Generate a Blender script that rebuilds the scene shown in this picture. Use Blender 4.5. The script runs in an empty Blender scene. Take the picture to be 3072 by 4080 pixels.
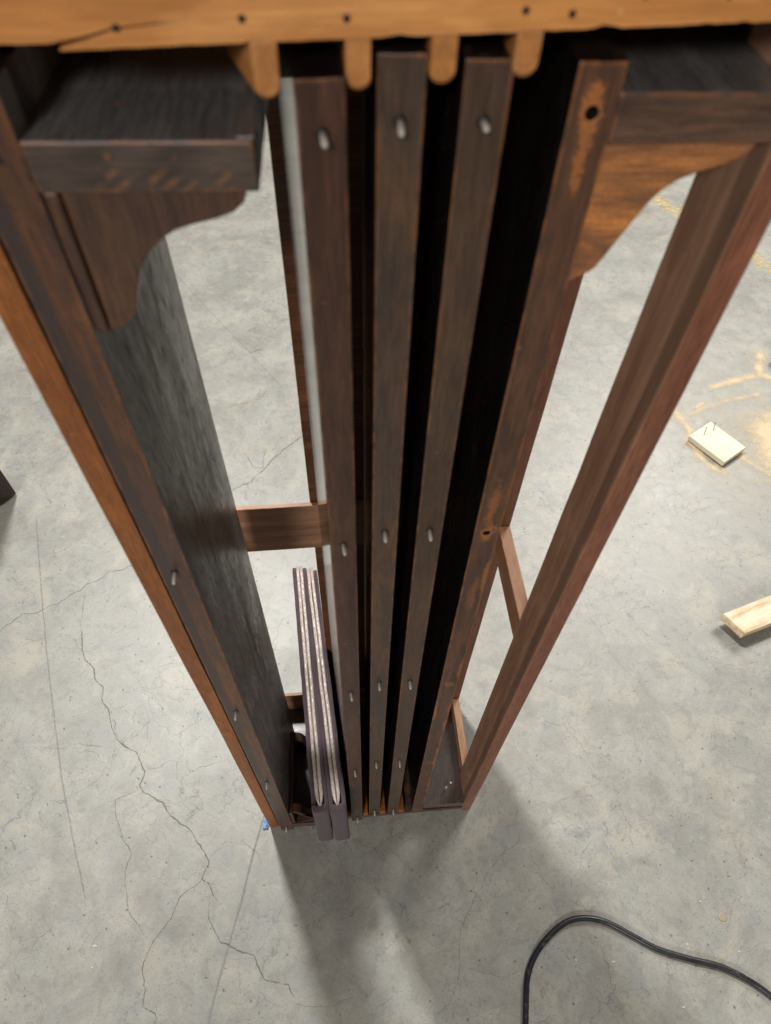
import bpy, bmesh, math, random
from mathutils import Matrix, Vector, noise as mnoise
R = math.radians
S = bpy.context.scene
C = S.collection
random.seed(4)

# ------------------------------------------------------------------ camera
YAW, PIT, ROL = R(5.1434), R(53.8785), R(-2.1363)
fw = Vector((math.sin(YAW)*math.cos(PIT), math.cos(YAW)*math.cos(PIT), -math.sin(PIT)))
rt = Vector((math.cos(YAW), -math.sin(YAW), 0))
dn = fw.cross(rt)
rt, dn = rt*math.cos(ROL)+dn*math.sin(ROL), dn*math.cos(ROL)-rt*math.sin(ROL)
cd = bpy.data.cameras.new('camera')
cam = bpy.data.objects.new('camera', cd)
C.objects.link(cam)
cam.matrix_world = Matrix(((rt.x, -dn.x, -fw.x, 0.0103), (rt.y, -dn.y, -fw.y, -0.3241), (rt.z, -dn.z, -fw.z, 1.5097), (0, 0, 0, 1)))
cd.sensor_fit = 'HORIZONTAL'
cd.sensor_width = 36
cd.lens = 36*2721/3072
cd.clip_start = .01
cd.clip_end = 100
cd.dof.use_dof = True
cd.dof.focus_distance = 1.25
cd.dof.aperture_fstop = cd.lens/3.6
S.camera = cam

# ------------------------------------------------------------------ light: ceiling lamps of the hall, pale bounce from its walls
w = bpy.data.worlds.new('World')
S.world = w
w.use_nodes = True
w.node_tree.nodes['Background'].inputs[0].default_value = (1, .95, .88, 1)
w.node_tree.nodes['Background'].inputs[1].default_value = .13
def lamp(name, loc, target, power, size, col):
    ld = bpy.data.lights.new(name, 'AREA')
    ld.shape = 'DISK'
    ld.size = size
    ld.energy = power
    ld.color = col
    o = bpy.data.objects.new(name, ld)
    C.objects.link(o)
    o.location = loc
    o.rotation_euler = (Vector(target)-Vector(loc)).to_track_quat('-Z', 'Y').to_euler()
lamp('ceiling_lamp', (-1.0, 2.6, 5.3), (0, 0, 0), 295, .5, (1, .985, .94))
lamp('ceiling_lamp', (2.7, 3.4, 3.9), (.6, .6, 0), 165, 1.8, (1, .965, .9))
lamp('ceiling_lamp', (-1.6, -5.2, 4.4), (0, 0, 1.1), 225, 1.3, (1, .95, .88))
S.view_settings.view_transform = 'Standard'
S.view_settings.look = 'None'
S.view_settings.exposure = .15
S.view_settings.gamma = 1
S.cycles.max_bounces = 8

# ------------------------------------------------------------------ node helpers
class N:
    def __init__(s, name):
        s.m = bpy.data.materials.new(name)
        s.m.use_nodes = True
        s.t = s.m.node_tree
        s.b = s.t.nodes['Principled BSDF']
        s.out = s.t.nodes['Material Output']
    def n(s, typ, **kw):
        x = s.t.nodes.new(typ)
        for k, v in kw.items():
            setattr(x, k, v)
        return x
    def put(s, sock, v):
        if isinstance(v, bpy.types.NodeSocket):
            s.t.links.new(v, sock)
        elif isinstance(v, (int, float)) and hasattr(sock.default_value, '__len__'):
            sock.default_value = [v]*len(sock.default_value)
        elif isinstance(v, (tuple, list)) and hasattr(sock.default_value, '__len__') and len(sock.default_value) == 4 and len(v) == 3:
            sock.default_value = (*v, 1)
        else:
            sock.default_value = v
    def math(s, op, a, b=0.0, c=None, clamp=False):
        x = s.n('ShaderNodeMath', operation=op, use_clamp=clamp)
        s.put(x.inputs[0], a); s.put(x.inputs[1], b)
        if c is not None: s.put(x.inputs[2], c)
        return x.outputs[0]
    def vm(s, op, a, b):
        x = s.n('ShaderNodeVectorMath', operation=op)
        s.put(x.inputs[0], a); s.put(x.inputs[1], b)
        return x.outputs['Value'] if op in ('DOT_PRODUCT', 'DISTANCE', 'LENGTH') else x.outputs[0]
    def noise(s, vec, scale, detail=4, rough=.55, dist=0, out=0):
        x = s.n('ShaderNodeTexNoise')
        s.put(x.inputs['Vector'], vec); s.put(x.inputs['Scale'], scale)
        s.put(x.inputs['Detail'], detail); s.put(x.inputs['Roughness'], rough); s.put(x.inputs['Distortion'], dist)
        return x.outputs[out]
    def step(s, v, lo, hi, a=0.0, b=1.0):
        x = s.n('ShaderNodeMapRange', interpolation_type='SMOOTHSTEP')
        s.put(x.inputs[0], v); s.put(x.inputs[1], lo); s.put(x.inputs[2], hi); s.put(x.inputs[3], a); s.put(x.inputs[4], b)
        return x.outputs[0]
    def mix(s, f, a, b, mode='MIX'):
        x = s.n('ShaderNodeMix', data_type='RGBA', blend_type=mode)
        s.put(x.inputs[0], f); s.put(x.inputs[6], a); s.put(x.inputs[7], b)
        return x.outputs[2]
    def bump(s, h, strength, dist=.001, normal=None):
        x = s.n('ShaderNodeBump')
        s.put(x.inputs['Height'], h); s.put(x.inputs['Strength'], strength); s.put(x.inputs['Distance'], dist)
        if normal is not None: s.put(x.inputs['Normal'], normal)
        return x.outputs[0]
    def set(s, **kw):
        for k, v in kw.items():
            s.put(s.b.inputs[k.replace('_', ' ')], v)
        return s.m
def obj_coord(k):
    """object-space coordinate shifted by a per-object random offset"""
    tc = k.n('ShaderNodeTexCoord').outputs['Object']
    rnd = k.n('ShaderNodeObjectInfo').outputs['Random']
    off = k.math('MULTIPLY', rnd, 37.0)
    cx = k.n('ShaderNodeCombineXYZ')
    k.put(cx.inputs[0], off); k.put(cx.inputs[1], k.math('MULTIPLY', rnd, 11.0)); k.put(cx.inputs[2], off)
    return tc, k.vm('ADD', tc, cx.outputs[0])

def wood(name, axis, dark, mid, light, wearcol=(.36, .13, .04), wear=.5, rough=(.25, .45), spots=(), blotch=.5,
         bump=.25, spec=.42, saw=False, speck=0.0, edge_r=.0018, streak=None, dust=0.0, coat=0.0, band=None, gain=1.0):
    gain *= 1.0 if name not in ('bare_orange_wood_x', 'bare_orange_wood_y', 'pale_pine', 'pale_clean_pine') else 1
    dark, mid, light = (tuple(min(.9, v*gain) for v in q) for q in (dark, mid, light))
    k = N(name)
    raw, co = obj_coord(k)
    st = [1, 1, 1]; st['XYZ'.index(axis)] = .07
    st2 = [1, 1, 1]; st2['XYZ'.index(axis)] = .35
    cs = k.vm('MULTIPLY', co, tuple(st))
    cb = k.vm('MULTIPLY', co, tuple(st2))
    n1 = k.noise(cs, 75, 6, .62, .6)
    fine = k.noise(cs, 620, 3, .6)
    bl = k.noise(cb, 26, 5, .6, .4)
    bl2 = k.noise(cb, 9, 3, .5)
    c = k.mix(k.step(n1, .34, .68), dark, mid)
    c = k.mix(k.math('MULTIPLY', k.step(bl, .47, .68), blotch), c, light)
    c = k.mix(k.math('MULTIPLY', k.step(bl2, .5, .66), .75 if mid[0] < .45 else .4), c, dark)
    c = k.mix(k.step(fine, .3, .62, .55 if mid[0] < .45 else .2, 0.0), c, tuple(v*.16 for v in mid))
    gr = k.noise(co, 1100, 2, .6)
    c = k.mix(k.step(gr, .38, .6, .45 if mid[0] < .45 else .12, 0.0), c, tuple(v*.35 for v in mid))
    if streak:                                     # a long stain band running with the grain
        n4 = k.noise(cs, 34, 5, .6)
        c = k.mix(k.step(n4, .56, .68), c, streak)
    if band:                                       # lengthwise stain between two coordinates across the board
        ax, a, b_, col = band
        sp = k.n('ShaderNodeSeparateXYZ'); k.put(sp.inputs[0], raw)
        v = k.math('ADD', sp.outputs['XYZ'.index(ax)], k.math('MULTIPLY', k.math('SUBTRACT', k.noise(cs, 40, 3), .5), .008))
        m = k.math('MULTIPLY', k.step(v, a-.002, a+.002), k.step(v, b_-.002, b_+.002, 1.0, 0.0))
        c = k.mix(k.math('MULTIPLY', m, .75 if ax == 'X' else .55), c, col)
    if saw:                                        # slanting saw marks where the stain was planed through
        sp = k.n('ShaderNodeSeparateXYZ'); k.put(sp.inputs[0], raw)
        v = k.math('ADD', k.math('MULTIPLY', sp.outputs[0], 1.0), k.math('MULTIPLY', sp.outputs[2], -1.3))
        v = k.math('ADD', v, k.math('MULTIPLY', k.noise(co, 60, 3), .006))
        m = k.step(k.math('SINE', k.math('MULTIPLY', v, 620.0)), -.2, .5)
        m = k.math('MULTIPLY', m, k.step(k.math('ADD', sp.outputs[2], k.math('MULTIPLY', k.math('SUBTRACT', k.noise(co, 40, 3), .5), .02)), -.004, .001, 1.0, 0.0))
        m = k.math('MULTIPLY', m, k.step(sp.outputs[0], -.028, -.015)); m = k.math('MULTIPLY', m, k.step(k.noise(co, 70, 4, .7), .4, .62))
        m = k.math('MULTIPLY', m, k.step(sp.outputs[0], .036, .04, 1.0, 0.0))
        c = k.mix(k.math('MULTIPLY', m, .6), c, (.23, .1, .045))
    # rubbed corners: where a rounded normal leaves the flat one
    bv = k.n('ShaderNodeBevel', samples=2)
    k.put(bv.inputs['Radius'], edge_r)
    geo = k.n('ShaderNodeNewGeometry')
    edge = k.math('SUBTRACT', 1.0, k.vm('DOT_PRODUCT', bv.outputs[0], geo.outputs['Normal']))
    wn = k.noise(co, 55, 5, .65)
    wm = k.math('MULTIPLY', k.step(edge, .01, .1), k.step(wn, .5-.12*wear, .68-.12*wear))
    wm = k.math('MULTIPLY', wm, min(1.0, wear*1.3))
    # chips and rubbed patches in the field
    ch = k.noise(cb, 130, 4, .7)
    wm = k.math('MAXIMUM', wm, k.math('MULTIPLY', k.step(ch, .69, .74), wear*.7))
    dv = k.n('ShaderNodeTexVoronoi', feature='F1'); k.put(dv.inputs['Scale'], 105.0); k.put(dv.inputs['Vector'], k.vm('MULTIPLY', co, (1, 1, 1)))
    ding = k.math('MULTIPLY', k.step(dv.outputs['Distance'], .10, .2, 1.0, 0.0), k.step(k.vm('DOT_PRODUCT', dv.outputs['Color'], (1, 0, 0)), .93, .96))
    wm = k.math('MAXIMUM', wm, k.math('MULTIPLY', ding, .55 if wear > .1 else 0.0))
    swn = k.math('ADD', k.math('MULTIPLY', k.math('SUBTRACT', k.noise(cb, 110, 6, .75), .5), 2.2), k.math('MULTIPLY', k.math('SUBTRACT', k.noise(co, 420, 3, .7), .5), 1.5)) if spots else None
    for (x, y, z, rx, rz, amt) in spots:
        d = k.vm('MULTIPLY', k.vm('SUBTRACT', raw, (x, y, z)), (1/rx, 0.0, 1/rz))
        d = k.vm('LENGTH', d, (0, 0, 0))
        d = k.math('ADD', d, swn)
        wm = k.math('MAXIMUM', wm, k.step(d, .35, .75, amt, 0.0))
    wc = k.mix(k.step(n1, .3, .7), tuple(v*.72 for v in wearcol), wearcol)
    c = k.mix(wm, c, wc)
    # hairline scratches across and along
    sc = k.noise(k.vm('MULTIPLY', co, (4, 4, 60)), 12, 2, .4)
    if axis == 'Z' and wear > .1: c = k.mix(k.math('MULTIPLY', k.step(k.math('ABSOLUTE', k.math('SUBTRACT', sc, .5)), 0.0, .0022, 1.0, 0.0), k.step(bl2, .5, .6)), c, tuple(min(1, v*1.6) for v in light))
    rg = k.step(bl, .3, .7, rough[0], rough[1])
    if dust:
        dn_ = k.noise(k.vm('MULTIPLY', co, tuple(st2)), 40, 7, .75)
        c = k.mix(k.step(dn_, .5, .8, 0.0, dust), c, (.3, .28, .25))
    sp_ = spec
    if speck:
        st3 = [1, 1, 1]; st3['XYZ'.index(axis)] = .16
        s1 = k.noise(k.vm('MULTIPLY', co, tuple(st3)), 330, 5, .75)
        s2 = k.noise(cs, 50, 5, .65)
        sm = k.math('MULTIPLY', k.step(s1, .34, .56), k.step(s2, .36, .58, .5, 1.0))
        c = k.mix(k.math('MULTIPLY', k.math('SUBTRACT', 1.0, sm), speck), c, (.03, .025, .023))
        sp_ = k.math('MULTIPLY', k.step(sm, 0.0, 1.0, .6, 1.0), spec)
        rg = k.math('ADD', rg, k.step(sm, 0.0, 1.0, .18, 0.0))
    hh = k.math('ADD', fine, k.math('MULTIPLY', n1, .8))
    k.set(Base_Color=c, Roughness=rg, Normal=k.bump(hh, bump, .0006), Coat_Weight=coat, Coat_Roughness=.25, Specular_IOR_Level=sp_)
    return k.m

M = {}
DK, MD, LT = (.030, .018, .014), (.072, .041, .028), (.115, .06, .034)
M['leaf_edge_a'] = wood('leaf_edge_reddish_stain', 'Z', (0.0258, 0.0123, 0.0084), (0.0644, 0.0279, 0.0168), (0.0874, 0.0410, 0.0210), edge_r=.0024, wear=.75, gain=1.7)
M['leaf_edge_b'] = wood('leaf_edge_patchy_stain', 'Z', (0.0313, 0.0230, 0.0189), (0.0607, 0.0328, 0.0196), (0.0920, 0.0459, 0.0224), edge_r=.0024, wear=.75, blotch=.9, streak=(0.0506, 0.0410, 0.0350), gain=1.7)
M['leaf_edge_c'] = wood('leaf_edge_even_stain', 'Z', (0.0368, 0.0213, 0.0140), (0.0681, 0.0377, 0.0224), (0.0920, 0.0476, 0.0252), edge_r=.0024, wear=.75, gain=1.7)
M['leaf_face'] = wood('leaf_face_black_varnish', 'Z', (.006, .005, .005), (.012, .008, .007), (.016, .011, .009), wear=.15, rough=(.22, .4), dust=.10, bump=.08)
M['leaf_face_gloss'] = wood('leaf_face_polished', 'Z', (.006, .005, .005), (.012, .008, .007), (.016, .011, .009), wear=.05, rough=(.1, .16), bump=.02)
ZM = .7
DW = tuple((random.choice((.001, .021, .021, .004)), 0, random.uniform(-.6, .62), random.uniform(.003, .006), random.uniform(.015, .06), random.uniform(.5, .95)) for _ in range(16))
M['leaf_edge_d'] = wood('leaf_edge_rubbed_stain', 'Z', (0.0350, 0.0172, 0.0126), (0.0782, 0.0353, 0.0189), (0.1104, 0.0508, 0.0238), edge_r=.0032, wear=1.0,
                        spots=tuple((.011, 0, z-ZM, rx, rz, a) for z, rx, rz, a in
                                    ((1.367, .009, .02, 1), (1.35, .006, .03, .9), (1.028, .01, .018, .9), (1.06, .006, .05, .6), (.691, .012, .012, .5), (.353, .012, .01, .55), (.92, .01, .05, .35), (.03, .01, .012, .6)))+DW, gain=1.8)
M['leaf_edge_l'] = wood('leaf_edge_dark_and_amber', 'Z', (.04, .022, .018), (.085, .036, .016), (.19, .068, .018), edge_r=.0026, wear=.9, blotch=.9, band=('X', -.002, .0105, (.03, .024, .027)), gain=1.6)
M['grey_sheen_face'] = wood('leaf_underside_painted_sheen', 'Z', (.12, .10, .09), (.30, .275, .24), (.42, .39, .345), wear=.05, rough=(.24, .38), bump=.3, spec=1.0, speck=.42, streak=(.085, .068, .064), blotch=.9, gain=1.5)  # grey base colour stands in for bright floor mirrored in the glossy face
M['brown_x'] = wood('brown_stained_board_x', 'X', DK, MD, LT, wear=.7, gain=1.8)
M['apron_front'] = wood('apron_front_saw_marked', 'X', (.035, .026, .022), (.075, .05, .04), (.12, .085, .068), wear=.8, saw=True, gain=1.4)
M['brown_y'] = wood('brown_stained_board_y', 'Y', DK, MD, LT, wear=.5, gain=1.5)
M['corbel_dark'] = wood('corbel_dark_stain', 'Z', (0.0294, 0.0156, 0.0112), (0.0552, 0.0262, 0.0154), (0.0782, 0.0369, 0.0182), wear=.4, gain=2.0)
M['corbel_amber'] = wood('corbel_amber_stain', 'X', (.075, .034, .018), (.15, .063, .025), (.29, .11, .028), wear=.8, blotch=.9, gain=2.6)
M['black_sheen_y'] = wood('apron_black_painted_sheen', 'Y', (.10, .096, .096), (.13, .125, .123), (.17, .165, .16), wear=.6, rough=(.16, .28), spec=1.0, dust=.25, blotch=.4, bump=.08)  # base colour and dust raised to paint a pale reflection onto the black top
M['low_painted_sheen'] = wood('apron_brown_painted_sheen', 'Y', (.09, .07, .066), (.15, .12, .11), (.2, .14, .1), wear=.3, rough=(.2, .32), spec=.9)  # base colour lightened to paint in the bright reflection on the lower apron
M['orange_x'] = wood('bare_orange_wood_x', 'X', (.42, .165, .042), (.66, .285, .082), (.78, .385, .13), wearcol=(.78, .46, .19), wear=.55, rough=(.45, .65), blotch=.7, bump=.3, streak=(.46, .18, .045), gain=1.1)
M['orange_y'] = wood('bare_orange_wood_y', 'Y', (.36, .145, .04), (.5, .21, .06), (.6, .28, .09), wearcol=(.78, .5, .24), wear=.5, rough=(.45, .65), bump=.3, gain=1.1)
M['amber_z'] = wood('amber_post_z', 'Z', (.135, .042, .010), (.21, .07, .015), (.28, .1, .022), wearcol=(.45, .2, .06), wear=.6, rough=(.4, .55), gain=1.9)
M['red_z'] = wood('red_brown_post_z', 'Z', (.12, .068, .044), (.19, .112, .074), (.23, .138, .092), wear=.4, rough=(.35, .5), band=('Y', -.026, -.012, (.10, .062, .048)), gain=2.7)
M['red_front'] = wood('red_brown_post_front_z', 'Z', (.16, .055, .03), (.25, .095, .052), (.32, .13, .07), wear=.5, rough=(.35, .5), gain=1.25)
M['red_z2'] = wood('red_brown_back_post_z', 'Z', (.075, .028, .015), (.13, .05, .026), (.17, .065, .032), wear=.4, rough=(.35, .5), gain=1.9)
M['rail_y'] = wood('light_tan_side_rail_y', 'Y', (.42, .21, .115), (.62, .35, .21), (.74, .46, .29), wearcol=(.75, .5, .3), wear=.6, rough=(.4, .55), streak=(.26, .13, .075))
M['rail_x'] = wood('brown_back_rail_x', 'X', (.1, .05, .028), (.19, .1, .058), (.25, .135, .08), wearcol=(.55, .3, .14), wear=.8, rough=(.4, .55), gain=2.5)
M['saw_z'] = wood('saw_marked_board_z', 'X', (.06, .022, .009), (.15, .058, .02), (.24, .1, .035), wear=.4, rough=(.45, .6), bump=.6, gain=1.6)
M['pine_x'] = wood('pale_weathered_pine', 'X', (.5, .33, .16), (.76, .64, .45), (.84, .75, .58), wearcol=(.5, .25, .09), wear=.7, rough=(.5, .7), streak=(.42, .24, .1), blotch=.7)
M['pine_y'] = wood('pale_clean_pine', 'Y', (.76, .66, .48), (.84, .76, .6), (.88, .83, .7), wearcol=(.7, .55, .3), wear=.3, rough=(.5, .7))
M['dark_leg'] = wood('dark_leg_stain', 'Z', (.022, .012, .01), (.05, .024, .018), (.065, .03, .02), wear=.2)

k = N('peg_grey_plastic'); _, co = obj_coord(k)
M['peg'] = k.set(Base_Color=k.mix(k.noise(co, 500, 3), (.4, .37, .33), (.62, .58, .53)), Roughness=.35, Specular_IOR_Level=.6)
k = N('nail_dark_iron'); M['nail'] = k.set(Base_Color=(.03, .025, .022), Roughness=.5, Metallic=.6)
k = N('nail_steel'); M['steel'] = k.set(Base_Color=(.25, .23, .2), Roughness=.4, Metallic=.9)
k = N('socket_rim_pale'); M['rim'] = k.set(Base_Color=(.3, .25, .17), Roughness=.5)
k = N('black_rubber'); _, co = obj_coord(k)
M['rubber'] = k.set(Base_Color=k.mix(k.step(k.noise(co, 70, 6, .75), .52, .74), (.012, .013, .016), (.085, .083, .08)), Roughness=k.step(k.noise(co, 30, 3), .3, .7, .28, .5),
                    Normal=k.bump(k.noise(co, 900, 2), .1, .0004))
k = N('felt_plum_grey'); _, co = obj_coord(k)
fz = k.noise(co, 900, 4, .7)
fb = k.noise(co, 45, 4, .6)
c = k.mix(k.step(k.math('ADD', k.math('MULTIPLY', fz, .6), k.math('MULTIPLY', k.noise(co, 260, 4, .7), .4)), .38, .62), (.05, .026, .033), (.10, .06, .072))
c = k.mix(k.step(fb, .4, .75), c, (.06, .037, .047))
M['felt'] = k.set(Base_Color=c, Roughness=.95, Sheen_Weight=.15, Sheen_Roughness=.6, Normal=k.bump(k.math('ADD', fz, k.math('MULTIPLY', fb, 2.0)), 1.0, .002))
k = N('vinyl_pearl_taupe'); tc, co = obj_coord(k)
cw = k.vm('MULTIPLY', co, (1, .55, 1))
wr = k.n('ShaderNodeTexVoronoi', feature='DISTANCE_TO_EDGE'); k.put(wr.inputs['Scale'], 190.0); 
k.put(wr.inputs['Vector'], k.vm('ADD', cw, k.vm('MULTIPLY', k.noise(co, 160, 3, out=1), (.012, .012, .012))))
wv = k.step(wr.outputs[0], 0.0, .16)
c = k.mix(wv, (.34, .28, .25), (.48, .41, .37))
M['vinyl'] = k.set(Base_Color=c, Roughness=.4, Metallic=.15, Normal=k.bump(k.math('ADD', wv, k.math('MULTIPLY', k.noise(co, 260, 3), .7)), .5, .0008))
k = N('blue_tape'); _, co = obj_coord(k)
M['tape'] = k.set(Base_Color=k.mix(k.noise(co, 120, 3), (.10, .2, .45), (.32, .45, .7)), Roughness=.6)
k = N('bead_pale'); M['bead'] = k.set(Base_Color=(.75, .7, .5), Roughness=.4)

# concrete
k = N('floor_concrete')
tc = k.n('ShaderNodeTexCoord').outputs['Object']
warp = k.vm('ADD', tc, k.vm('MULTIPLY', k.vm('SUBTRACT', k.noise(tc, 5, 5, .6, out=1), (.5, .5, .5)), (.16, .16, .16)))
big = k.noise(tc, 1.6, 4, .55, .3)
midn = k.noise(warp, 7, 6, .62)
sml = k.noise(tc, 38, 6, .68)
tiny = k.noise(tc, 240, 3, .6)
c = k.mix(k.step(midn, .32, .7), (.225, .216, .19), (.325, .315, .282))
c = k.mix(k.step(big, .35, .68, 0.0, .45), c, (.235, .238, .222))
c = k.mix(k.step(k.noise(warp, 11, 5, .6), .5, .66, 0.0, .55), c, (.345, .325, .265))
c = k.mix(k.step(k.noise(k.vm('ADD', warp, (7.3, 2.1, 0)), 14, 6, .65), .52, .66, 0.0, .6), c, (.235, .245, .243))
crisp = k.noise(k.vm('ADD', warp, (3.1, 9.7, 0)), 27, 8, .78)
c = k.mix(k.step(crisp, .53, .6, 0.0, .38), c, (.165, .16, .147))
c = k.mix(k.step(crisp, .38, .46, .35, 0.0), c, (.37, .36, .32))
c = k.mix(k.step(sml, .52, .7, 0.0, .45), c, (.165, .16, .146))
c = k.mix(k.step(tiny, .54, .7, 0.0, .6), c, (.15, .145, .135))
fl = k.n('ShaderNodeTexVoronoi', feature='F1'); k.put(fl.inputs['Scale'], 150.0); k.put(fl.inputs['Vector'], k.vm('ADD', tc, k.vm('MULTIPLY', k.noise(tc, 160, 2, out=1), (.004, .004, .004))))
fm = k.math('MULTIPLY', k.step(fl.outputs['Distance'], .12, .26, 1.0, 0.0), k.step(k.vm('DOT_PRODUCT', fl.outputs['Color'], (1, 0, 0)), .86, .9))
c = k.mix(k.math('MULTIPLY', fm, .6), c, (.1, .096, .088))
vor = k.n('ShaderNodeTexVoronoi', feature='DISTANCE_TO_EDGE'); k.put(vor.inputs['Scale'], 8.5); k.put(vor.inputs['Vector'], warp)
hair = k.math('MULTIPLY', k.step(vor.outputs[0], .0, .014, 1.0, 0.0), k.step(k.noise(tc, 3.3, 3), .42, .56))
hair = k.math('MULTIPLY', hair, k.step(sml, .38, .6))
vor2 = k.n('ShaderNodeTexVoronoi', feature='DISTANCE_TO_EDGE'); k.put(vor2.inputs['Scale'], 23.0); k.put(vor2.inputs['Vector'], warp)
hair2 = k.math('MULTIPLY', k.step(vor2.outputs[0], .0, .022, .6, 0.0), k.step(k.noise(tc, 6.1, 3), .46, .58))
hr = k.math('MAXIMUM', hair, hair2)
c = k.mix(k.math('MULTIPLY', hr, .7), c, (.12, .118, .118))
pv = k.n('ShaderNodeTexVoronoi', feature='F1'); k.put(pv.inputs['Scale'], 62.0); k.put(pv.inputs['Vector'], k.vm('ADD', tc, k.vm('MULTIPLY', k.noise(tc, 90, 2, out=1), (.006, .006, .006))))
pm = k.math('MULTIPLY', k.step(pv.outputs['Distance'], .08, .2, 1.0, 0.0), k.step(k.vm('DOT_PRODUCT', pv.outputs['Color'], (1, 0, 0)), .78, .86))
c = k.mix(k.math('MULTIPLY', pm, .8), c, (.09, .087, .08))
stn = k.noise(tc, 4.4, 3, .5)
c = k.mix(k.step(stn, .64, .76, 0.0, .4), c, (.2, .205, .21))
hgt = k.math('SUBTRACT', k.math('ADD', k.math('MULTIPLY', sml, .6), k.math('MULTIPLY', tiny, .5)), k.math('ADD', hr, k.math('MULTIPLY', pm, 1.5)))
M['concrete'] = k.set(Base_Color=c, Roughness=k.step(midn, .3, .7, .40, .50), Specular_IOR_Level=.75, Normal=k.bump(hgt, .18, .0010))

def alpha_mat(name, col, col2, rough, fn):
    k = N(name)
    tc = k.n('ShaderNodeTexCoord').outputs['Object']
    at = k.n('ShaderNodeAttribute', attribute_name='dens').outputs['Fac']
    a, h = fn(k, tc, at)
    k.set(Base_Color=k.mix(k.noise(tc, 130, 3), col, col2), Roughness=rough, Normal=k.bump(h, .35, .001))
    tr = k.n('ShaderNodeBsdfTransparent'); mx = k.n('ShaderNodeMixShader')
    k.put(mx.inputs[0], a); k.t.links.new(tr.outputs[0], mx.inputs[1]); k.t.links.new(k.b.outputs[0], mx.inputs[2])
    k.t.links.new(mx.outputs[0], k.out.inputs[0])
    return k.m
def f_dust(k, tc, at):
    n = k.noise(tc, 26, 6, .7); n2 = k.noise(tc, 420, 3, .7)
    v = k.math('ADD', at, k.math('MULTIPLY', k.math('SUBTRACT', k.math('ADD', k.math('MULTIPLY', n, .5), k.math('MULTIPLY', n2, .5)), .5), 2.2))
    return k.step(v, .1, 1.0, 0.0, .8), n2
M['sawdust'] = alpha_mat('sawdust', (.68, .53, .33), (.78, .65, .45), .95, f_dust)
def f_paint(k, tc, at):
    n = k.noise(tc, 60, 6, .75)
    return k.math('MULTIPLY', k.step(k.math('ADD', k.math('MULTIPLY', at, .5), k.math('MULTIPLY', k.math('SUBTRACT', n, .5), 3.6)), .3, .7), .75), n
M['paint'] = alpha_mat('worn_yellow_paint', (.62, .42, .1), (.7, .52, .2), .6, f_paint)
def f_crack(k, tc, at):
    n = k.noise(tc, 150, 4, .7)
    return k.math('MULTIPLY', k.step(n, .3, .55), at), n
M['crack'] = alpha_mat('crack_dirt', (.085, .08, .07), (.15, .14, .12), .9, f_crack)
M['crack2'] = alpha_mat('pencil_line_grey', (.2, .2, .215), (.26, .26, .27), .8, f_crack)
M['joint'] = alpha_mat('joint_filler_grey', (.22, .22, .22), (.32, .32, .31), .7, f_crack)

# ------------------------------------------------------------------ mesh helpers
def mesh_obj(name, verts, faces, mat, parent=None, bevel=0.0, smooth=False, loc=(0, 0, 0), rot=None, seg=2):
    me = bpy.data.meshes.new(name)
    me.from_pydata([tuple(v) for v in verts], [], faces)
    bm = bmesh.new(); bm.from_mesh(me)
    bmesh.ops.recalc_face_normals(bm, faces=bm.faces[:])
    bm.to_mesh(me); bm.free()
    me.update()
    o = bpy.data.objects.new(name, me)
    C.objects.link(o)
    for m_ in (mat if isinstance(mat, (list, tuple)) else [mat]):
        me.materials.append(m_)
    o.location = loc
    if rot: o.rotation_euler = rot
    if parent: o.parent = parent
    if bevel:
        b = o.modifiers.new('bevel', 'BEVEL'); b.width = bevel; b.segments = seg; b.limit_method = 'ANGLE'; b.angle_limit = R(40)
    if smooth:
        for p_ in me.polygons: p_.use_smooth = True
    return o
def box(name, x0, x1, y0, y1, z0, z1, mat, parent=None, bevel=.0012, rot=None):
    cx, cy, cz = (x0+x1)/2, (y0+y1)/2, (z0+z1)/2
    hx, hy, hz = (x1-x0)/2, (y1-y0)/2, (z1-z0)/2
    v = [(sx*hx, sy*hy, sz*hz) for sx in (-1, 1) for sy in (-1, 1) for sz in (-1, 1)]
    f = [(0, 1, 3, 2), (4, 6, 7, 5), (0, 4, 5, 1), (2, 3, 7, 6), (0, 2, 6, 4), (1, 5, 7, 3)]
    return mesh_obj(name, v, f, mat, parent, bevel, loc=(cx, cy, cz), rot=rot)
def rough_box(name, x0, x1, y0, y1, z0, z1, axis, mat, parent=None, bevel=.0012, amp=.0006, n=26):
    """board with slightly uneven edges along its length"""
    lo, hi = [x0, y0, z0], [x1, y1, z1]
    ai = 'XYZ'.index(axis); o1, o2 = [i for i in range(3) if i != ai]
    ctr = [(a+b)/2 for a, b in zip(lo, hi)]
    sd = random.random()*50
    V, F = [], []
    for i in range(n+1):
        t = lo[ai]+(hi[ai]-lo[ai])*i/n
        for j, (a, b) in enumerate(((0, 0), (1, 0), (1, 1), (0, 1))):
            p = [0, 0, 0]; p[ai] = t-ctr[ai]
            p[o1] = (hi[o1] if a else lo[o1])-ctr[o1]; p[o2] = (hi[o2] if b else lo[o2])-ctr[o2]
            nz = mnoise.noise_vector(Vector((t*9+sd, j*7.1, sd)))+.5*mnoise.noise_vector(Vector((t*45+sd, j*7.1, sd+9)))
            p[o1] += nz.x*amp; p[o2] += nz.y*amp
            V.append(p)
    for i in range(n):
        for j in range(4):
            a = i*4+j; b = i*4+(j+1) % 4
            F.append((a, b, b+4, a+4))
    F += [(0, 1, 2, 3), tuple(n*4+j for j in (3, 2, 1, 0))]
    return mesh_obj(name, V, F, mat, parent, bevel, loc=ctr)
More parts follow.
